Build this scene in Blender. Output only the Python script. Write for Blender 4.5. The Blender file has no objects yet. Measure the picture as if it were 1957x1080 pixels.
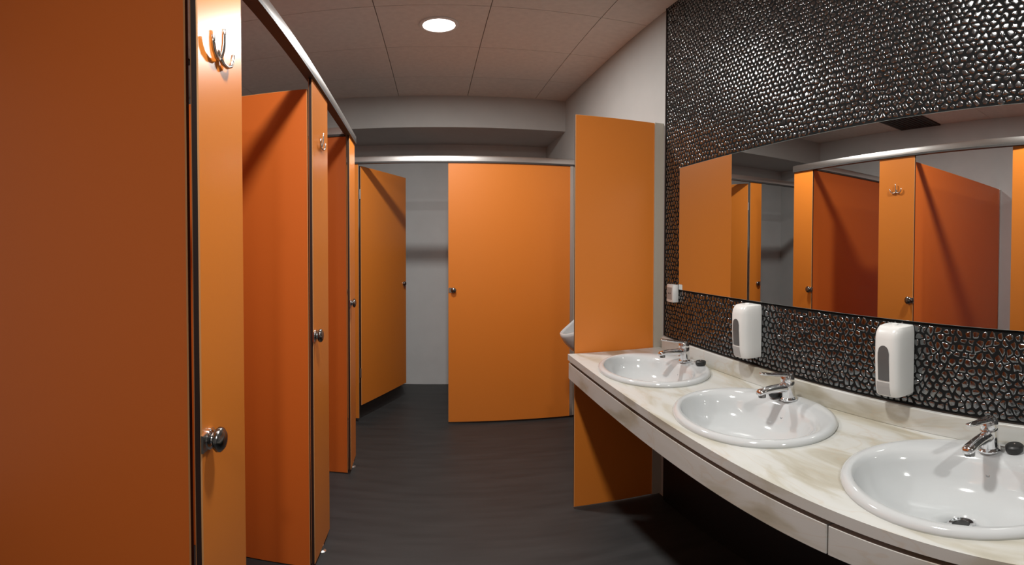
import bpy, bmesh, math, random
from mathutils import Vector, Matrix

SC = bpy.context.scene
COL = SC.collection
PI = math.pi

# ------------------------------------------------------------------ camera
# the photograph is a hand-held sweep panorama: 906 px per radian, eye 1.3 m above the floor
FPX, EYE = 906.2, 1.3
YAW, PITCH, ROLL = 0.1645, 0.0189, 0.0019
cam_d = bpy.data.cameras.new('camera')
cam_d.type = 'PANO'
cam_d.panorama_type = 'EQUIRECTANGULAR'
cam_d.longitude_min, cam_d.longitude_max = -978.5 / FPX, 978.5 / FPX
cam_d.latitude_max, cam_d.latitude_min = 490.6 / FPX, -(1080 - 490.6) / FPX
cam_d.clip_start = 0.02
cam = bpy.data.objects.new('camera', cam_d)
COL.objects.link(cam)
cam.matrix_world = (Matrix.Translation((0, 0, EYE)) @ Matrix.Rotation(-YAW, 4, 'Z')
                    @ Matrix.Rotation(PI / 2 - PITCH, 4, 'X') @ Matrix.Rotation(ROLL, 4, 'Z'))
SC.camera = cam

# ------------------------------------------------------------------ world, exposure
w = bpy.data.worlds.new('world'); SC.world = w; w.use_nodes = True
w.node_tree.nodes['Background'].inputs[0].default_value = (0.9, 0.92, 1, 1)
w.node_tree.nodes['Background'].inputs[1].default_value = 0.02
vs = SC.view_settings
vs.view_transform = 'Standard'; vs.look = 'None'; vs.gamma = 1.0; vs.use_curve_mapping = False
vs.exposure = 0.0
SC.cycles.use_denoising = True
SC.cycles.max_bounces = 10
LAMP_POWER = 24.0
LAMP_COLOR = (1.0, 0.985, 0.95)

# ------------------------------------------------------------------ measures (metres)
WR = 1.056            # right wall
XM = 1.043            # face of mirror / mosaic
ZC = 2.54             # ceiling
XL = -1.85             # left wall
YB = 4.39             # far wall
YN = -2.6             # near wall, behind the camera
ROW_X, ROW_A = -0.353, -0.039     # cubicle front: x = ROW_X + ROW_A * y
YF = 3.34             # front of the far cubicles
ZP = 1.905            # top of the panels
YP = 2.03             # screen beside the sinks
def row_x(y): return ROW_X + ROW_A * y

# ------------------------------------------------------------------ materials
def mat(name, col, rough=0.5, metal=0.0, spec=0.5, noise=None, bump=None, coat=0.0):
    m = bpy.data.materials.new(name); m.use_nodes = True
    nt = m.node_tree; b = nt.nodes['Principled BSDF']
    b.inputs['Base Color'].default_value = (*col, 1)
    b.inputs['Roughness'].default_value = rough
    b.inputs['Metallic'].default_value = metal
    b.inputs['Specular IOR Level'].default_value = spec
    b.inputs['Coat Weight'].default_value = coat
    if noise or bump:
        tc = nt.nodes.new('ShaderNodeTexCoord')
        mp = nt.nodes.new('ShaderNodeMapping')
        nt.links.new(tc.outputs['Object'], mp.inputs['Vector'])
    if noise:
        scale, amt, stretch = noise
        mp.inputs['Scale'].default_value = stretch
        n = nt.nodes.new('ShaderNodeTexNoise'); n.inputs['Scale'].default_value = scale
        n.inputs['Detail'].default_value = 5
        nt.links.new(mp.outputs['Vector'], n.inputs['Vector'])
        r = nt.nodes.new('ShaderNodeValToRGB')
        r.color_ramp.elements[0].position = 0.3; r.color_ramp.elements[1].position = 0.7
        r.color_ramp.elements[0].color = (*[c * (1 - amt) for c in col], 1)
        r.color_ramp.elements[1].color = (*[min(1, c * (1 + amt)) for c in col], 1)
        nt.links.new(n.outputs['Fac'], r.inputs['Fac'])
        nt.links.new(r.outputs['Color'], b.inputs['Base Color'])
    if bump:
        scale, st, dist = bump
        n2 = nt.nodes.new('ShaderNodeTexNoise'); n2.inputs['Scale'].default_value = scale
        nt.links.new(tc.outputs['Object'], n2.inputs['Vector'])
        bp = nt.nodes.new('ShaderNodeBump'); bp.inputs['Strength'].default_value = st
        bp.inputs['Distance'].default_value = dist
        nt.links.new(n2.outputs['Fac'], bp.inputs['Height'])
        nt.links.new(bp.outputs['Normal'], b.inputs['Normal'])
    return m

def marble_mat():
    m = bpy.data.materials.new('marble'); m.use_nodes = True
    nt = m.node_tree; b = nt.nodes['Principled BSDF']
    b.inputs['Roughness'].default_value = 0.3
    tc = nt.nodes.new('ShaderNodeTexCoord'); mp = nt.nodes.new('ShaderNodeMapping')
    mp.inputs['Rotation'].default_value = (0, 0, 0.5)
    mp.inputs['Scale'].default_value = (5.5, 1.6, 5)
    nt.links.new(tc.outputs['Object'], mp.inputs['Vector'])
    n = nt.nodes.new('ShaderNodeTexNoise'); n.inputs['Scale'].default_value = 1.6
    n.inputs['Detail'].default_value = 8; n.inputs['Distortion'].default_value = 1.2
    nt.links.new(mp.outputs['Vector'], n.inputs['Vector'])
    r = nt.nodes.new('ShaderNodeValToRGB'); cr = r.color_ramp
    cr.elements[0].position = 0.28; cr.elements[0].color = (0.36, 0.325, 0.245, 1)
    cr.elements[1].position = 0.62; cr.elements[1].color = (0.59, 0.595, 0.57, 1)
    e = cr.elements.new(0.42); e.color = (0.48, 0.46, 0.39, 1)
    e = cr.elements.new(0.50); e.color = (0.565, 0.565, 0.53, 1)
    nt.links.new(n.outputs['Fac'], r.inputs['Fac'])
    # thin rusty veins
    n2 = nt.nodes.new('ShaderNodeTexNoise'); n2.inputs['Scale'].default_value = 1.1
    n2.inputs['Detail'].default_value = 3; n2.inputs['Distortion'].default_value = 2.0
    nt.links.new(mp.outputs['Vector'], n2.inputs['Vector'])
    r2 = nt.nodes.new('ShaderNodeValToRGB'); c2 = r2.color_ramp
    c2.elements[0].position = 0.485; c2.elements[0].color = (0, 0, 0, 1)
    c2.elements[1].position = 0.515; c2.elements[1].color = (0, 0, 0, 1)
    e = c2.elements.new(0.50); e.color = (1, 1, 1, 1)
    nt.links.new(n2.outputs['Fac'], r2.inputs['Fac'])
    mul = nt.nodes.new('ShaderNodeMath'); mul.operation = 'MULTIPLY'; mul.inputs[1].default_value = 0.25
    nt.links.new(r2.outputs['Color'], mul.inputs[0])
    mx = nt.nodes.new('ShaderNodeMixRGB'); mx.inputs['Color2'].default_value = (0.50, 0.38, 0.25, 1)
    nt.links.new(mul.outputs[0], mx.inputs['Fac']); nt.links.new(r.outputs['Color'], mx.inputs['Color1'])
    nt.links.new(mx.outputs['Color'], b.inputs['Base Color'])
    return m

def emit_mat(name, col, st):
    m = bpy.data.materials.new(name); m.use_nodes = True
    nt = m.node_tree; b = nt.nodes['Principled BSDF']
    b.inputs['Emission Color'].default_value = (*col, 1); b.inputs['Emission Strength'].default_value = st
    return m

M = {
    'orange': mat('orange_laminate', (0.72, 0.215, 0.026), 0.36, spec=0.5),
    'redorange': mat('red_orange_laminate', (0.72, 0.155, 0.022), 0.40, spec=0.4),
    'core': mat('dark_panel_core', (0.030, 0.012, 0.008), 0.5),
    'chamfer': mat('orange_edge_highlight', (0.62, 0.30, 0.12), 0.4),  # bevel highlight put into the colour as a paler orange
    'wall': mat('white_plaster', (0.48, 0.475, 0.46), 0.8, noise=(6, 0.03, (1, 1, 1)), bump=(120, 0.05, 0.002)),
    'grey_wall': mat('pale_grey_wall', (0.60, 0.61, 0.61), 0.7, noise=(6, 0.03, (1, 1, 1))),
    'ceil': mat('ceiling_tile_board', (0.72, 0.67, 0.62), 0.85, noise=(30, 0.05, (1, 1, 1)), bump=(300, 0.1, 0.002)),
    'grid': mat('ceiling_joint', (0.20, 0.17, 0.15), 0.8),
    'floor': mat('dark_vinyl_floor', (0.032, 0.0325, 0.033), 0.5, noise=(3.0, 0.22, (1, 6, 1)), bump=(180, 0.08, 0.002)),
    'black': mat('near_black', (0.006, 0.006, 0.007), 0.5),
    'alu': mat('brushed_aluminium', (0.72, 0.70, 0.68), 0.28, 1.0),
    'channel': mat('dark_rail_channel', (0.045, 0.04, 0.038), 0.5),
    'chrome': mat('chrome', (0.82, 0.82, 0.83), 0.09, 1.0),
    'darkmetal': mat('dark_chrome', (0.24, 0.235, 0.23), 0.22, 1.0),
    'nickel': mat('nickel', (0.62, 0.58, 0.54), 0.25, 1.0),
    'mirror': mat('mirror_silver', (0.84, 0.85, 0.84), 0.0, 1.0),
    'glassedge': mat('mirror_edge', (0.20, 0.23, 0.22), 0.2),
    'ceramic': mat('white_ceramic', (0.555, 0.575, 0.58), 0.08, spec=0.5, coat=0.4),
    'marble': marble_mat(),
    'plastic': mat('white_plastic', (0.74, 0.74, 0.72), 0.3),
    'greyplastic': mat('grey_plastic', (0.36, 0.35, 0.34), 0.35),
    'window': mat('smoked_window', (0.10, 0.10, 0.10), 0.2),
    'rubber': mat('black_rubber', (0.012, 0.012, 0.012), 0.45),
    'pebble': mat('dark_glazed_pebble', (0.23, 0.24, 0.245), 0.16, 1.0),
    'grout': mat('dark_grout', (0.010, 0.010, 0.010), 0.8, spec=0.1),
    'beige': mat('beige_trim', (0.47, 0.43, 0.36), 0.5),
    'ventdark': mat('dark_vent', (0.035, 0.020, 0.016), 0.6),
    'lamp': emit_mat('lamp_diffuser', (1.0, 0.98, 0.95), 14),
    'lamp_ring': mat('lamp_ring', (0.75, 0.73, 0.70), 0.4),
    'hole': mat('drain_dark', (0.03, 0.03, 0.03), 0.4),
}

# ------------------------------------------------------------------ helpers
def wloc(o):
    v = Vector((0, 0, 0))
    while o is not None:
        v += o.location; o = o.parent
    return v

def put(name, bm, mats, parent=None, smooth=False, kind=None):
    """world-space bmesh -> one mesh object (made local to its parent)"""
    me = bpy.data.meshes.new(name)
    bmesh.ops.recalc_face_normals(bm, faces=bm.faces[:])
    if parent is not None:
        bmesh.ops.translate(bm, verts=bm.verts[:], vec=-wloc(parent))
        off = Vector((0, 0, 0))
    else:
        vsx = [v.co for v in bm.verts]
        off = Vector((sum(v.x for v in vsx) / len(vsx), sum(v.y for v in vsx) / len(vsx), min(v.z for v in vsx)))
        bmesh.ops.translate(bm, verts=bm.verts[:], vec=-off)
    if smooth is True:
        for f in bm.faces: f.smooth = True
    bm.to_mesh(me); bm.free()
    if smooth == 'auto':
        for p in me.polygons: p.use_smooth = True
        me.set_sharp_from_angle(angle=math.radians(38))
    for m in (mats if isinstance(mats, (list, tuple)) else [mats]):
        me.materials.append(M[m])
    o = bpy.data.objects.new(name, me); COL.objects.link(o)
    o.location = off
    if parent is not None: o.parent = parent
    if kind: o['kind'] = kind
    return o

def thing(name, label, cat, loc, group=None):
    o = bpy.data.objects.new(name, None); COL.objects.link(o)
    o.empty_display_size = 0.05; o.location = loc
    return tag(o, label, cat, group)

def tag(o, label, cat, group=None):
    o['label'] = label; o['category'] = cat
    if group: o['group'] = group
    return o

def struct(o, label=None):
    o['kind'] = 'structure'
    if label: o['label'] = label
    return o

def box(bm, x0, x1, y0, y1, z0, z1, bevel=0.0, seg=1):
    r = bmesh.ops.create_cube(bm, size=1)
    vs_ = r['verts']
    for v in vs_:
        v.co = Vector((x0 + (v.co.x + .5) * (x1 - x0), y0 + (v.co.y + .5) * (y1 - y0), z0 + (v.co.z + .5) * (z1 - z0)))
    if bevel:
        es = list({e for v in vs_ for e in v.link_edges})
        bmesh.ops.bevel(bm, geom=es, offset=bevel, segments=seg, affect='EDGES', profile=0.5)
    return bm

def B(*a, **k):
    return box(bmesh.new(), *a, **k)

def panel_bm(p, q, z0, z1, t=0.014):
    """compact laminate panel standing on the ground line p -> q; slots: 0 face, 1 core edge, 2 chamfer"""
    d = Vector((q[0] - p[0], q[1] - p[1], 0)); L = d.length; d.normalize(); n = Vector((-d.y, d.x, 0))
    bm = B(0, L, -t / 2, t / 2, z0, z1, bevel=0.0022)
    for f in bm.faces:
        a = abs(f.normal.y)
        f.material_index = 0 if a > 0.95 else (2 if a > 0.3 else 1)
    for v in bm.verts:
        c = v.co.copy()
        v.co = Vector((p[0], p[1], 0)) + d * c.x + n * c.y + Vector((0, 0, c.z))
    return bm
PM = ['orange', 'core', 'chamfer']
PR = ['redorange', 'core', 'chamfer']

def frame_for(d):
    d = d.normalized(); u = Vector((0, 0, 1)) if abs(d.z) < 0.9 else Vector((1, 0, 0))
    a = d.cross(u).normalized(); return a, d.cross(a).normalized()

def tube(bm, pts, rad, n=10, caps=True):
    pts = [Vector(p) for p in pts]
    rads = rad if isinstance(rad, (list, tuple)) else [rad] * len(pts)
    rings = []; a = None
    for i, p in enumerate(pts):
        d = (pts[min(i + 1, len(pts) - 1)] - pts[max(i - 1, 0)]).normalized()
        if a is None: a, b = frame_for(d)
        else:
            a = (a - d * a.dot(d)).normalized(); b = d.cross(a)
        rings.append([bm.verts.new(p + (a * math.cos(2 * PI * k / n) + b * math.sin(2 * PI * k / n)) * rads[i]) for k in range(n)])
    for r0, r1 in zip(rings, rings[1:]):
        for k in range(n): bm.faces.new((r0[k], r0[(k + 1) % n], r1[(k + 1) % n], r1[k]))
    if caps:
        bm.faces.new(rings[0]); bm.faces.new(rings[-1])
    return bm

def lathe(bm, base, axis, prof, n=20):
    """prof: list of (radius, height along axis)"""
    base = Vector(base); ax = Vector(axis).normalized(); a, b = frame_for(ax)
    rings = []
    for r, h in prof:
        c = base + ax * h
        if r < 1e-6: rings.append([bm.verts.new(c)])
        else: rings.append([bm.verts.new(c + (a * math.cos(2 * PI * k / n) + b * math.sin(2 * PI * k / n)) * r) for k in range(n)])
    for r0, r1 in zip(rings, rings[1:]):
        if len(r0) == 1 and len(r1) == 1: continue
        for k in range(n):
            k2 = (k + 1) % n
            if len(r0) == 1: bm.faces.new((r0[0], r1[k], r1[k2]))
            elif len(r1) == 1: bm.faces.new((r0[k], r0[k2], r1[0]))
            else: bm.faces.new((r0[k], r0[k2], r1[k2], r1[k]))
    for r in (rings[0], rings[-1]):
        if len(r) > 1: bm.faces.new(r)
    return bm

# ------------------------------------------------------------------ the room shell
struct(put('floor', B(XL - .1, WR + .1, YN - .1, YB + .1, -0.06, 0.0), 'floor'), 'dark grey vinyl floor')
struct(put('wall_left', B(XL - .1, XL, YN, YB, 0, 2.62), 'grey_wall'), 'pale wall behind the left cubicles')
struct(put('wall_back', B(XL - .1, WR + .1, YB, YB + .1, 0, 2.62), 'grey_wall'), 'pale grey wall behind the far cubicles')
struct(put('wall_front', B(XL - .1, WR + .1, YN - .1, YN, 0, 2.62), 'wall'), 'wall behind the camera')
WALLR = struct(put('wall_right', B(WR, WR + .1, YN, YB, 0, 2.62), 'wall'), 'white right wall with dark pebble mosaic')
CEIL = struct(put('ceiling', B(XL - .1, WR + .1, YN - .1, YB + .1, ZC + .012, ZC + .08), 'grid'), 'tiled ceiling')
tile_me = None
xs = [0.265 + .54 * k for k in range(-5, 3)]
ys = [2.745 + .54 * k for k in range(-10, 3)]
for x in xs:
    for y in ys:
        x0, x1, y0, y1 = max(x - .54, XL), min(x, WR), max(y - .54, YN), min(y, 3.735)
        if x1 - x0 < .03 or y1 - y0 < .03: continue
        full = x1 - x0 > .539 and y1 - y0 > .539
        if full and tile_me:
            o = bpy.data.objects.new('ceiling_tile', tile_me); COL.objects.link(o); o.parent = CEIL
            o.location = Vector(((x0 + x1) / 2, (y0 + y1) / 2, ZC)) - wloc(CEIL)
            continue
        bm = B(x0 + .002, x1 - .002, y0 + .002, y1 - .002, ZC, ZC + .012)
        if full:
            c = Vector(((x0 + x1) / 2, (y0 + y1) / 2, ZC))
            bmesh.ops.translate(bm, verts=bm.verts[:], vec=-c + wloc(CEIL))
            o = put('ceiling_tile', bm, 'ceil', CEIL); o.location = c - wloc(CEIL); tile_me = o.data
        else:
            put('ceiling_tile', bm, 'ceil', CEIL)
struct(put('trim_1', B(XL, WR, 3.73, YB, 2.27, ZC + .01), 'wall'), 'plastered bulkhead lowering the ceiling over the far cubicles')

# ------------------------------------------------------------------ ceiling downlights
def downlight(loc, label):
    t = thing('downlight', label, 'ceiling light', loc, 'recessed ceiling downlights')
    x, y, z = loc
    bm = lathe(bmesh.new(), (x, y, z), (0, 0, -1), [(.100, -.002), (.102, .004), (.098, .008), (.084, .009), (.080, .004), (.080, -.002)], 40)
    put('trim_ring', bm, 'lamp_ring', t, 'auto')
    bm = lathe(bmesh.new(), (x, y, z), (0, 0, -1), [(.079, -.002), (.079, .005), (.060, .008), (0, .009)], 40)
    put('diffuser', bm, 'lamp', t, True)
    ld = bpy.data.lights.new('downlight_lamp', 'AREA'); ld.shape = 'DISK'; ld.size = 0.15
    ld.energy = LAMP_POWER; ld.color = LAMP_COLOR
    lo = bpy.data.objects.new('downlight_lamp', ld); COL.objects.link(lo); lo.parent = t
    lo.location = (0, 0, -.014)
downlight((0.027, 2.434, ZC), 'round lit downlight in the ceiling ahead, near the middle of the room')
downlight((0.04, 0.76, ZC), 'downlight above the nearest sink, seen only as glitter in the mosaic')
downlight((0.04, -1.15, ZC), 'unseen downlight added behind the viewer to brighten the left partition')  # unseen lamp, added to lift the large left partition

# dark vent above the left cubicles, seen in the mirror
t = thing('ceiling_vent', 'dark square ceiling vent above the left cubicles, visible in the mirror', 'vent', (-1.65, 2.40, ZC))
bm = bmesh.new()
for a in ((-1.84, -1.81, 2.18, 2.62), (-1.46, -1.43, 2.18, 2.62), (-1.81, -1.46, 2.18, 2.21), (-1.81, -1.46, 2.59, 2.62)):
    box(bm, *a, ZC - .014, ZC)
put('frame', bm, 'ventdark', t)
for k in range(9):
    y = 2.235 + k * .042
    put('slat', B(-1.81, -1.46, y - .014, y + .014, ZC - .012, ZC - .004), 'ventdark', t)

# ------------------------------------------------------------------ mosaic on the right wall
put('mosaic_backing', B(XM + .004, WR + .001, YN, 1.975, 0.885, ZC), 'grout', WALLR)
put('lower_wall_black', B(XM - .002, WR + .001, YN, 1.965, 0.0, 0.80), 'black', WALLR)  # plain near-black sheet over the wall below the counter
put('mosaic_edge_trim', B(XM + .001, WR + .001, 1.975, 1.981, 0.885, ZC), 'ventdark', WALLR)

MIR_Y0, MIR_Y1, MIR_Z0, MIR_Z1 = -0.62, 1.834, 1.117, 1.662
rng = random.Random(4)
PITCH_C = 0.0215
def build_cells():
    dz = PITCH_C * math.sqrt(3) / 2
    hexr = PITCH_C / math.sqrt(3)
    jit = {}
    def corner(y, z):
        k = (round(y / (PITCH_C / 4)), round(z / (dz / 6)))
        if k not in jit:
            a = rng.uniform(0, 2 * PI); r = rng.uniform(.05, .36) * PITCH_C
            jit[k] = (y + r * math.cos(a), z + r * math.sin(a))
        return jit[k]
    cells = []
    j = 0; z = 0.894
    while z < ZC - .004:
        y = 1.967 - (PITCH_C / 2 if j % 2 else 0)
        while y > MIR_Y0 + .02:
            in_mirror = (MIR_Y0 < y < MIR_Y1 + .005) and (MIR_Z0 - .004 < z < MIR_Z1 + .004)
            if not in_mirror:
                pts = [corner(y + hexr * math.cos(PI / 6 + k * PI / 3), z + hexr * math.sin(PI / 6 + k * PI / 3)) for k in range(6)]
                pts = [(min(p[0], 1.973), min(max(p[1], .886), ZC - .001)) for p in pts]
                cells.append((y, z, pts))
            y -= PITCH_C
        z += dz; j += 1
    return cells
def cell_geo(c):
    """12-gon pebble, shallow dome; returns verts (world) and faces"""
    y, z, pts = c
    cy = sum(p[0] for p in pts) / 6; cz = sum(p[1] for p in pts) / 6
    poly = []; sh = rng.uniform(.86, 1.0)
    for k in range(6):
        p, q = pts[k], pts[(k + 1) % 6]
        poly.append((cy + (p[0] - cy) * .92 * sh, cz + (p[1] - cz) * .92 * sh))
        poly.append((cy + ((p[0] + q[0]) / 2 - cy) * .97 * sh, cz + ((p[1] + q[1]) / 2 - cz) * .97 * sh))
    tilt = (rng.uniform(-.05, .05), rng.uniform(-.05, .05))
    lift = rng.uniform(0.0009, 0.0014)
    V = []
    for s, h in ((1.0, -.006), (.92, .30), (.52, .86)):
        for a, b in poly:
            yy = cy + (a - cy) * s; zz = cz + (b - cz) * s
            x = XM + .0045 - max(0, h) * lift + (0.002 if h < 0 else 0) - (tilt[0] * (yy - cy) + tilt[1] * (zz - cz)) * (h > 0)
            V.append((x, yy, zz))
    V.append((XM + .0045 - lift, cy, cz))
    F = []
    for r in (0, 12):
        for k in range(12):
            F.append((r + k, r + (k + 1) % 12, r + 12 + (k + 1) % 12, r + 12 + k))
    for k in range(12): F.append((24 + k, 24 + (k + 1) % 12, 36))
    return V, F
cells = build_cells()
def view_area(c):
    y, z, _ = c
    th = math.atan2(XM, y) - YAW
    r = math.hypot(XM, y); el = math.atan2(z - EYE, r)
    if not (abs(th) < 978.5 / FPX and -.65 < el < .54): return 0
    return XM / (r * r + (z - EYE) ** 2) ** 1.5
order = sorted(range(len(cells)), key=lambda i: -view_area(cells[i]))
near = set(order[:300])
def flush(V, F, name, kind=None):
    me = bpy.data.meshes.new(name); off = wloc(WALLR)
    me.from_pydata([(v[0] - off.x, v[1] - off.y, v[2] - off.z) for v in V], [], F)
    for p in me.polygons: p.use_smooth = True
    me.update(); me.materials.append(M['pebble'])
    o = bpy.data.objects.new(name, me); COL.objects.link(o); o.parent = WALLR
    if kind: o['kind'] = kind
AV, AF = [], []
for i, c in enumerate(cells):
    V, F = cell_geo(c)
    if i in near: flush(V, F, 'mosaic_pebble')
    else:
        n0 = len(AV); AV += V; AF += [tuple(k + n0 for k in f) for f in F]
flush(AV, AF, 'mosaic_pebbles', 'stuff')

# ------------------------------------------------------------------ mirror
t = thing('wall_mirror', 'long frameless wall mirror set in the dark pebble mosaic', 'mirror', (XM, .6, MIR_Z0))
put('glass', B(XM - .001, XM + .0045, MIR_Y0 + .0008, MIR_Y1 - .0008, MIR_Z0 + .0008, MIR_Z1 - .0008), 'mirror', t)
bm = bmesh.new()
for a in ((MIR_Y0, MIR_Y1, MIR_Z0, MIR_Z0 + .0008), (MIR_Y0, MIR_Y1, MIR_Z1 - .0008, MIR_Z1),
          (MIR_Y0, MIR_Y0 + .0008, MIR_Z0, MIR_Z1), (MIR_Y1 - .0008, MIR_Y1, MIR_Z0, MIR_Z1)):
    box(bm, XM - .001, XM + .0045, *a)
put('polished_edge', bm, 'glassedge', t)

# ------------------------------------------------------------------ lock knob, hook, foot (parts)
def knob_parts(parent, p, n, edge, k_=1.0):
    """p: point on the panel face, n: outward normal, edge: direction to the nearest panel edge"""
    p, n, e = Vector(p), Vector(n).normalized(), Vector(edge).normalized()
    bm = lathe(bmesh.new(), p, n, [(r * k_, h * k_) for r, h in ((.021, -.001), (.021, .004), (.018, .006), (.012, .007), (.011, .012))], 20)
    k = put('lock_knob', bm, 'chrome', parent, 'auto')
    bm = lathe(bmesh.new(), p, n, [(r * k_, h * k_) for r, h in ((.011, .010), (.020, .012), (.024, .017), (.023, .023), (.016, .028), (.007, .030), (0, .0302))], 20)
    put('knob_cap', bm, 'darkmetal', k, True)
    s = Vector((0, 0, 1))
    bm = B(-.5, .5, -.5, .5, -.5, .5)
    for v in bm.verts:
        c = v.co.copy()
        v.co = p + e * (.022 + c.x * .024) + s * (c.z * .034) + n * (.0008 + c.y * .004)
    put('strike_plate', bm, 'nickel', k)
    return k

def hook_parts(parent, p, n, along, sc=1.0):
    p, n, a = Vector(p), Vector(n).normalized(), Vector(along).normalized(); s = Vector((0, 0, 1))
    bm = lathe(bmesh.new(), p, n, [(.011 * sc, -.001), (.011 * sc, .003), (.008 * sc, .005), (0, .0052)], 18)
    h = put('coat_hook', bm, 'nickel', parent, 'auto')
    r = .0042 * sc
    def prong(seq, nm='prong'):
        bm = tube(bmesh.new(), [p + n * i * sc + a * j * sc + s * k * sc for i, j, k in seq], [r] * (len(seq) - 1) + [r * .85], 10)
        put(nm, bm, 'nickel', h, True)
    prong([(.003, 0, -.008), (.007, 0, -.004), (.010, 0, .008), (.012, 0, .024), (.0125, 0, .042), (.0125, 0, .058)])
    for sg in (-1, 1):
        prong([(.003, 0, -.006), (.006, sg * .012, -.016), (.008, sg * .030, -.018), (.010, sg * .046, -.010), (.011, sg * .054, .004), (.0115, sg * .056, .020)])
    return h

def foot_part(parent, x, y, ztop):
    bm = lathe(bmesh.new(), (x, y, 0), (0, 0, 1), [(.019, 0), (.019, .004), (.010, .008), (.010, ztop + .004)], 16)
    put('foot', bm, 'alu', parent, 'auto')

# ------------------------------------------------------------------ left cubicle row
rowdir = Vector((ROW_A, 1, 0)).normalized(); rown = Vector((1, -ROW_A, 0)).normalized()
ZB = 0.030
def pilaster(y0, y1, label, knob_y=None, knob_z=.98, hook=None, yaw=0.0):
    ym = (y0 + y1) / 2; c = Vector((row_x(ym), ym, 0)); h = (y1 - y0) / 2
    d = Matrix.Rotation(yaw, 3, 'Z') @ rowdir; n = Vector((d.y, -d.x, 0))
    t = thing('cubicle_pilaster', label, 'cubicle panel', (c.x, c.y, 0), 'orange front panels of the left cubicles')
    p, q = c - d * h, c + d * h
    put('panel', panel_bm(p, q, ZB, ZP), PM, t)
    if knob_y is not None:
        k = c + d * (knob_y - ym) + n * .007
        knob_parts(t, (k.x, k.y, knob_z), n, -d)
    if hook:
        k = c + d * (hook[0] - ym) + n * .007
        hook_parts(t, (k.x, k.y, hook[1]), n, d, hook[2])
    foot_part(t, c.x, c.y, ZB)
    return t
pilaster(.676, .915, 'wide orange front panel with a bright triple coat hook, nearest the viewer', .710, .962, (.772, 1.672, .95), yaw=0.062)
pilaster(1.56, 1.84, 'orange front panel standing between the two open left cubicles', 1.585, .995, (1.70, 1.685, .8))
pilaster(2.47, 2.68, 'narrow orange end panel closing the left cubicle row', 2.488, 1.005)

def partition(y, label, zt=ZP):
    x1 = row_x(y) - .012
    t = thing('cubicle_partition', label, 'cubicle partition', (XL + .7, y, 0), 'orange side partitions of the left cubicles')
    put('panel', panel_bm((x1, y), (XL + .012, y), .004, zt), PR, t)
    bm = B(XL, XL + .02, y - .014, y + .014, ZB, zt)
    put('wall_channel', bm, 'alu', t)
    return t
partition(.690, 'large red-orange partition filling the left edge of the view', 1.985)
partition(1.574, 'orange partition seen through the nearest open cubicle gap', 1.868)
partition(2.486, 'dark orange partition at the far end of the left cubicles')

# head rails
def rail(p, q, label, zc=1.938):
    p, q = Vector(p), Vector(q); d = (q - p); L = d.length; d.normalize(); n = Vector((-d.y, d.x, 0))
    t = thing('head_rail', label, 'rail', ((p.x + q.x) / 2, (p.y + q.y) / 2, ZP), 'aluminium rails along the cubicle tops')
    prof = [(-.016, -.022), (-.016, .010), (-.011, .018), (0, .022), (.011, .018), (.016, .010), (.016, -.022), (.012, -.022), (.012, -.012), (-.012, -.012), (-.012, -.022)]
    bm = bmesh.new(); rings = []
    for e in (p, q):
        rings.append([bm.verts.new(e + n * a + Vector((0, 0, zc + b))) for a, b in prof])
    k = len(prof)
    for i in range(k): bm.faces.new((rings[0][i], rings[0][(i + 1) % k], rings[1][(i + 1) % k], rings[1][i]))
    bm.faces.new(rings[0]); bm.faces.new(rings[1])
    put('rail_profile', bm, 'alu', t, 'auto')
    bm = bmesh.new(); rings = []
    for e in (p + d * .002, q - d * .002):
        rings.append([bm.verts.new(e + n * a + Vector((0, 0, zc + b))) for a, b in ((-.0165, -.033), (-.0165, -.021), (.0165, -.021), (.0165, -.033))])
    for i in range(4): bm.faces.new((rings[0][i], rings[0][(i + 1) % 4], rings[1][(i + 1) % 4], rings[1][i]))
    bm.faces.new(rings[0]); bm.faces.new(rings[1])
    put('channel', bm, 'channel', t)
    return t
rail((row_x(.672), .672, 0), (row_x(2.685), 2.685, 0), 'long aluminium rail running along the tops of the left cubicles')
rail((row_x(2.486) - .02, 2.486, 0), (XL, 2.486, 0), 'short aluminium rail on the end partition of the left cubicles')
rail((XL, YF, 0), (WR, YF, 0), 'aluminium rail across the far cubicle fronts')

# ------------------------------------------------------------------ far cubicles
t = thing('cubicle_pilaster', 'slim orange hinge post left of the open far door', 'cubicle panel', (-.60, YF, 0), 'orange panels of the far cubicles')
put('panel', panel_bm((-.665, YF), (-.535, YF), ZB, ZP), PM, t)
knob_parts(t, (-.625, YF - .007, .99), (0, -1, 0), (-1, 0, 0), .8); foot_part(t, -.60, YF, ZB)

t = thing('fixed_panel', 'wide bright orange front panel facing the viewer at the far end', 'cubicle panel', (.54, YF, 0), 'orange panels of the far cubicles')
put('panel', panel_bm((.100, YF), (.985, YF), .014, ZP), PM, t)
put('wall_channel', B(.982, 1.004, YF - .012, YF + .012, .02, ZP), 'alu', t)
put('filler_strip', B(1.004, WR, YF - .006, YF + .006, .02, ZP), 'beige', t)
knob_parts(t, (.137, YF - .007, 1.0), (0, -1, 0), (-1, 0, 0), .8)

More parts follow.
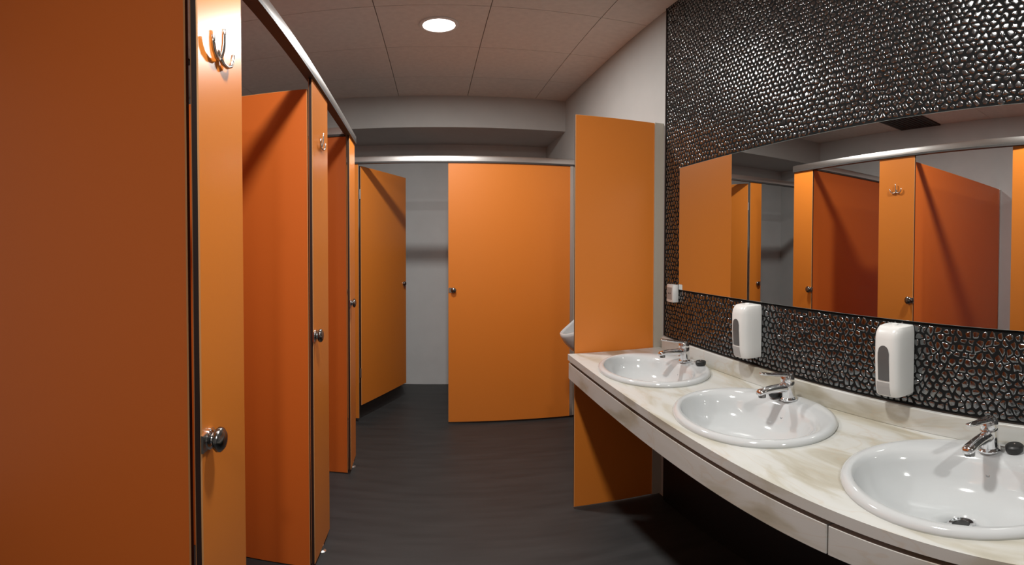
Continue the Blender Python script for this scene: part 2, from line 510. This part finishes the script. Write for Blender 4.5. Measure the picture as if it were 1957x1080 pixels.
hx, hy = -.527, YF + .014
ang = math.radians(66); dl = .70
ex, ey = hx + math.cos(ang) * dl, hy + math.sin(ang) * dl
t = thing('cubicle_door', 'orange cubicle door swung open into the far cubicle', 'door', (hx, hy, 0))
put('panel', panel_bm((hx, hy), (ex, ey), .13, ZP - .012), PM, t)
dv = Vector((math.cos(ang), math.sin(ang), 0)); nv = Vector((dv.y, -dv.x, 0))
kp = Vector((hx, hy, 0)) + dv * (dl - .05) + nv * .007
knob_parts(t, (kp.x, kp.y, 1.0), nv, dv, .8)
for z in (.35, 1.65):
    put('hinge', lathe(bmesh.new(), (hx, hy - .006, z), (0, 0, 1), [(.007, 0), (.007, .07)], 12), 'alu', t, 'auto')

# ------------------------------------------------------------------ screen at the end of the counter
t = thing('urinal_screen', 'tall orange screen between the sinks and the urinal', 'partition', (.83, YP, 0))
put('panel', panel_bm((.620, YP), (1.016, YP), .012, ZP + .008), PM, t)
put('wall_channel', B(1.010, WR, YP - .014, YP + .014, .012, ZP + .008), 'beige', t)

# ------------------------------------------------------------------ urinal (mostly behind the screen)
def urinal():
    uy, tipd, tipz = 2.70, WR - .738, .785
    t = thing('urinal', 'white ceramic urinal peeking out behind the orange screen', 'urinal', (WR - .1, uy, .66))
    bm = bmesh.new(); N = 20
    def pt(phi, f, z): return bm.verts.new((WR - .012 - math.sin(phi) * (tipd - .012) * f, uy - math.cos(phi) * .17 * f ** .5, z))
    cols = []
    for i in range(N + 1):
        phi = PI * i / N; s = math.sin(phi); rz = tipz + .20 * (1 - s) ** 1.3
        outer = [(.38, .62), (.58, .645), (.78, .685), (.92, .73), (.985, rz - .02), (1.0, rz), (.97, rz + .006), (.93, rz - .008)]
        inner = [(.80, .73 + .3 * (rz - tipz)), (.55, .69), (.25, .675)]
        cols.append([pt(phi, f, z) for f, z in outer + inner])
    for c0, c1 in zip(cols, cols[1:]):
        for k in range(len(c0) - 1): bm.faces.new((c0[k], c1[k], c1[k + 1], c0[k + 1]))
    bm.faces.new([c[0] for c in cols])
    bm.faces.new([c[-1] for c in cols])
    put('bowl', bm, 'ceramic', t, True)
    put('back_shield', B(WR - .075, WR, uy - .17, uy + .17, .62, 1.22, bevel=.03, seg=4), 'ceramic', t, 'auto')
    bm = tube(bmesh.new(), [(WR - .03, uy, 1.20), (WR - .03, uy, 1.32), (WR - .02, uy, 1.36), (WR + .002, uy, 1.37)], .012, 12)
    put('flush_pipe', bm, 'chrome', t, True)
    put('drain', lathe(bmesh.new(), (WR - .09, uy, .672), (0, 0, 1), [(.025, 0), (.025, .006), (0, .007)], 16), 'chrome', t, 'auto')
urinal()

# ------------------------------------------------------------------ marble counter
CX0, CX1, CY0, CY1, CZ0, CZ1 = .586, XM - .003, -0.9, YP - .015, .795, .822
SINKS = [1.63, 1.02, .385]
SX, SA, SB_ = .815, .258, .205
def counter():
    t = thing('vanity_counter', 'long cream marble counter with three drop-in basins along the mirror wall', 'counter', (.82, .6, .70))
    bm = bmesh.new()
    cuts = [CY0, .06] + [(SINKS[2] + SINKS[1]) / 2, (SINKS[1] + SINKS[0]) / 2, CY1]
    def grid(y0, y1):
        for z in (CZ0, CZ1):
            bm.faces.new([bm.verts.new(v) for v in ((CX0, y0, z), (CX1, y0, z), (CX1, y1, z), (CX0, y1, z))])
        for x in (CX0, CX1):
            bm.faces.new([bm.verts.new(v) for v in ((x, y0, CZ0), (x, y1, CZ0), (x, y1, CZ1), (x, y0, CZ1))])
    def holed(y0, y1, cy):
        ang = sorted({round(2 * PI * k / 64, 6) for k in range(64)} |
                     {round(math.atan2(yy - cy, xx - SX) % (2 * PI), 6) for xx in (CX0, CX1) for yy in (y0, y1)})
        P_, Q_ = [], []
        for a in ang:
            c, s = math.cos(a), math.sin(a)
            P_.append((SX + SB_ * .95 * c, cy + SA * .95 * s))
            k = min([(((CX1 if c > 0 else CX0) - SX) / c) if abs(c) > 1e-6 else 1e9, (((y1 if s > 0 else y0) - cy) / s) if abs(s) > 1e-6 else 1e9])
            Q_.append((SX + k * c, cy + k * s))
        n = len(ang)
        R = {}
        for nm, pts in (('p', P_), ('q', Q_)):
            for z in (CZ0, CZ1): R[nm, z] = [bm.verts.new((x, y, z)) for x, y in pts]
        for k in range(n):
            j = (k + 1) % n
            for z in (CZ0, CZ1): bm.faces.new((R['p', z][k], R['p', z][j], R['q', z][j], R['q', z][k]))
            for nm in 'pq':
                if nm == 'q' and abs(R['q', CZ0][k].co.y - R['q', CZ0][j].co.y) < 1e-5: continue
                bm.faces.new((R[nm, CZ0][k], R[nm, CZ0][j], R[nm, CZ1][j], R[nm, CZ1][k]))
    grid(CY0, .06)
    for (a, b), cy in zip(((cuts[3], cuts[4]), (cuts[2], cuts[3]), (.06, cuts[2])), SINKS): holed(a, b, cy)
    for y in (CY0, CY1):
        bm.faces.new([bm.verts.new(v) for v in ((CX0, y, CZ0), (CX1, y, CZ0), (CX1, y, CZ1), (CX0, y, CZ1))])
    bmesh.ops.remove_doubles(bm, verts=bm.verts[:], dist=2e-4)
    put('countertop', bm, 'marble', t)
    put('apron', B(.590, .612, .5325, CY1, .706, .780, bevel=.0015), 'marble', t)
    put('gap_shade_strip', B(.603, .620, CY0, CY1, .780, CZ0), 'core', t)  # dark strip stands in for the shade under the slab edge
    put('apron', B(.590, .612, CY0, .5295, .706, .780, bevel=.0015), 'marble', t)
    put('backsplash', B(XM - .016, XM - .0032, CY0, 1.965, CZ1, .884, bevel=.0015), 'marble', t)
counter()

# ------------------------------------------------------------------ basins, taps, plugs
def basin(cy, label):
    t = thing('wash_basin', label, 'sink', (SX, cy, CZ1), 'oval white wash basins')
    rings = [(1.0, 1.0, 0, .0), (1.003, 1.004, 0, .006), (.99, .987, 0, .013), (.955, .945, 0, .017), (.92, .90, 0, .0165),
             (.875, .80, -.018, .013), (.845, .745, -.026, .004), (.815, .705, -.028, -.014), (.75, .65, -.027, -.042),
             (.62, .55, -.025, -.068), (.44, .40, -.022, -.084), (.25, .24, -.018, -.092), (.09, .11, -.016, -.095)]
    N = 56; bm = bmesh.new(); R = []
    for a, b, sh, z in rings:
        R.append([bm.verts.new((SX + sh + SB_ * b * math.cos(2 * PI * k / N), cy + SA * a * math.sin(2 * PI * k / N), CZ1 + z)) for k in range(N)])
    for r0, r1 in zip(R, R[1:]):
        for k in range(N): bm.faces.new((r0[k], r0[(k + 1) % N], r1[(k + 1) % N], r1[k]))
    # outer underside shell
    U = []
    for a, b, sh, z in ((.93, .93, 0, -.002), (.86, .76, -.024, -.045), (.70, .62, -.024, -.078), (.45, .42, -.02, -.098), (.12, .13, -.016, -.106)):
        U.append([bm.verts.new((SX + sh + SB_ * b * math.cos(2 * PI * k / N), cy + SA * a * math.sin(2 * PI * k / N), CZ1 + z)) for k in range(N)])
    seq = [R[0]] + U
    for r0, r1 in zip(seq, seq[1:]):
        for k in range(N): bm.faces.new((r0[k], r1[k], r1[(k + 1) % N], r0[(k + 1) % N]))
    for k in range(N): bm.faces.new((U[-1][k], R[-1][k], R[-1][(k + 1) % N], U[-1][(k + 1) % N]))
    put('bowl', bm, 'ceramic', t, True)
    d = put('drain', lathe(bmesh.new(), (SX - .016, cy, CZ1 - .098), (0, 0, 1), [(.026, -.02), (.027, .004), (.024, .0055), (.017, .004), (.016, -.02)], 24), 'chrome', t, 'auto')
    put('drain_hole', lathe(bmesh.new(), (SX - .016, cy, CZ1 - .100), (0, 0, 1), [(.0165, -.018), (.0165, .0035), (0, .0035)], 20), 'hole', d)
    ox = SX - .028 + SB_ * .69
    put('overflow', lathe(bmesh.new(), (ox + .001, cy, CZ1 - .026), (-.9, 0, .42), [(.011, -.004), (.011, .0015), (.007, .002), (.007, -.004)], 18), 'chrome', t, 'auto')

def faucet(cy, label):
    x, z = .968, CZ1 + .0155
    t = thing('faucet', label, 'faucet', (x, cy, z), 'chrome mixer taps')
    put('base', lathe(bmesh.new(), (x, cy, z), (0, 0, 1), [(.026, 0), (.027, .004), (.024, .008), (.021, .010)], 28), 'chrome', t, 'auto')
    put('body', lathe(bmesh.new(), (x, cy, z), (-.10, 0, 1), [(.0205, .008), (.0205, .03), (.021, .056), (.019, .060), (.018, .061)], 28), 'chrome', t, 'auto')
    bm = bmesh.new(); R = []; n = 16
    for d, zz, rw, rh in ((.0, .038, .017, .017), (.03, .042, .0165, .015), (.07, .046, .0155, .012), (.10, .046, .015, .0105), (.115, .044, .0145, .0095), (.121, .042, .010, .006)):
        R.append([bm.verts.new((x - d + .002, cy + rw * math.cos(2 * PI * k / n), z + zz + rh * math.sin(2 * PI * k / n))) for k in range(n)])
    for r0, r1 in zip(R, R[1:]):
        for k in range(n): bm.faces.new((r0[k], r0[(k + 1) % n], r1[(k + 1) % n], r1[k]))
    bm.faces.new(R[0]); bm.faces.new(R[-1])
    s = put('spout', bm, 'chrome', t, True)
    put('aerator', lathe(bmesh.new(), (x - .104, cy, z + .038), (0, 0, -1), [(.011, 0), (.011, .010), (.008, .0105), (0, .0105)], 18), 'darkmetal', s, 'auto')
    put('cartridge_cap', lathe(bmesh.new(), (x - .006, cy, z + .059), (-.10, 0, 1), [(.0195, 0), (.0215, .006), (.0205, .020), (.014, .027), (0, .029)], 28), 'chrome', t, True)
    bm = bmesh.new(); R = []
    for d, zz, rw, rh in ((-.012, .078, .014, .006), (.01, .083, .0155, .007), (.05, .090, .0125, .0055), (.085, .097, .010, .0045), (.102, .101, .009, .004), (.106, .102, .005, .002)):
        R.append([bm.verts.new((x - d - .006, cy + rw * math.cos(2 * PI * k / n), z + zz + rh * math.sin(2 * PI * k / n))) for k in range(n)])
    for r0, r1 in zip(R, R[1:]):
        for k in range(n): bm.faces.new((r0[k], r0[(k + 1) % n], r1[(k + 1) % n], r1[k]))
    bm.faces.new(R[0]); bm.faces.new(R[-1])
    put('lever', bm, 'chrome', t, True)
    return t

def plug(px, py, cy, label):
    z = CZ1 + .0165
    t = thing('sink_plug', label, 'sink plug', (px, py, z), 'black plugs on the basin rims')
    put('stopper', lathe(bmesh.new(), (px, py, z), (0, 0, 1), [(.017, 0), (.020, .004), (.021, .015), (.017, .019), (0, .020)], 22), 'rubber', t, 'auto')
    pts = []
    n = 14; ax, ay = .968 + .020, cy + (.022 if py > cy else -.022)
    for k in range(n + 1):
        u = k / n
        pts.append((ax + (px - ax) * u, ay + (py - ay) * u + .006 * math.sin(u * PI * 2), z + .004 + .018 * u ** 3))
    put('chain', tube(bmesh.new(), pts, .0018, 6), 'nickel', t, True)

where = ['beside the orange screen', 'in the middle of the counter', 'nearest the viewer']
for cy, wh in zip(SINKS, where):
    basin(cy, 'oval white ceramic basin ' + wh)
    faucet(cy + .015, 'chrome lever tap on the basin ' + wh)
plug(.985, SINKS[0] - .075, SINKS[0], 'small black plug on the rim of the basin beside the orange screen')
plug(.955, SINKS[1] + .062, SINKS[1], 'small black plug on the rim of the middle basin')
plug(.978, SINKS[2] - .040, SINKS[2] + .02, 'small black plug on the rim of the basin nearest the viewer')

# ------------------------------------------------------------------ soap dispensers
def dispenser(yc, z0, label):
    h, wd, dp = .196, .080, .080
    t = thing('soap_dispenser', label, 'soap dispenser', (XM, yc, z0), 'white wall soap dispensers')
    N = 36
    def prof(u):            # u 0..1 round the front, from far side to near side
        a = PI * u
        c, s = math.cos(a), math.sin(a)
        e = .44
        return (-dp * abs(s) ** e, wd / 2 * math.copysign(abs(c) ** e, c))
    bm = bmesh.new(); R = []
    lev = [(0, .96, .84), (.004, .99, .88), (.03, 1, .95), (.10, 1, 1), (.155, 1, 1.0), (.168, .99, .965), (.178, .96, .89), (.184, .92, .80), (.186, .84, .66)]
    for zz, sy, sx in lev:
        row = []
        for k in range(N + 1):
            x, y = prof(k / N)
            row.append(bm.verts.new((XM + .002 + x * sx, yc + y * sy, z0 + zz)))
        R.append(row)
    for r0, r1 in zip(R, R[1:]):
        for k in range(N): bm.faces.new((r0[k], r0[k + 1], r1[k + 1], r1[k]))
        bm.faces.new((r0[0], r1[0], r1[N], r0[N]))
    bm.faces.new(R[0]); bm.faces.new(R[-1])
    put('housing', bm, 'plastic', t, 'auto')
    def patch(y0, y1, za, zb, arch, off, nm, m):
        bm = bmesh.new(); nu, nz = 12, 12; G = []
        def sx_at(zz):
            for (a, _, p), (b, _, q) in zip(lev, lev[1:]):
                if a <= zz <= b: return p + (q - p) * (zz - a) / (b - a)
            return 1
        for i in range(nu + 1):
            yy = y0 + (y1 - y0) * i / nu
            f = abs(2 * i / nu - 1); top = zb - (arch * (1 - math.sqrt(max(0, 1 - f * f))) if arch else 0)
            u_ = min(1, abs(yy) / (wd / 2)); s = (1 - u_ ** (2 / .44)) ** (.44 / 2)
            G.append([bm.verts.new((XM + .002 - dp * s * sx_at(za + (top - za) * j / nz) - off, yc + yy, z0 + za + (top - za) * j / nz)) for j in range(nz + 1)])
        fs = []
        for i in range(nu):
            for j in range(nz): fs.append(bm.faces.new((G[i][j], G[i + 1][j], G[i + 1][j + 1], G[i][j + 1])))
        r = bmesh.ops.extrude_face_region(bm, geom=fs)
        bmesh.ops.translate(bm, verts=[v for v in r['geom'] if isinstance(v, bmesh.types.BMVert)], vec=(off + .003, 0, 0))
        put(nm, bm, m, t, 'auto')
    patch(-.016, .018, .045, .138, .020, .0012, 'level_window', 'window')
    patch(-.016, .024, .004, .040, 0, .0010, 'nozzle_recess', 'greyplastic')  # grey patch on the housing in place of the open nozzle recess
    put('lock', lathe(bmesh.new(), (XM - .03, yc, z0 + .185), (0, 0, 1), [(.009, 0), (.009, .004), (.006, .0055), (0, .0055)], 16), 'plastic', t, 'auto')
dispenser(1.300, .922, 'white soap dispenser by the far basin, left of the two')
dispenser(.688, .922, 'white soap dispenser between the middle and nearest basins, right of the two')

# ------------------------------------------------------------------ socket at the mirror's left corner
t = thing('wall_socket', 'small white wall socket at the lower left corner of the mirror', 'wall socket', (XM, 1.872, 1.058))
put('housing', B(XM - .026, XM + .004, 1.842, 1.902, 1.058, 1.138, bevel=.004, seg=2), 'plastic', t, 'auto')
put('socket_face', B(XM - .0275, XM - .020, 1.849, 1.896, 1.070, 1.126, bevel=.002), 'greyplastic', t)
for y in (1.865, 1.880):
    put('socket_hole', lathe(bmesh.new(), (XM - .0265, y, 1.098), (-1, 0, 0), [(.0035, 0), (.0035, .0014), (0, .0014)], 10), 'hole', t)
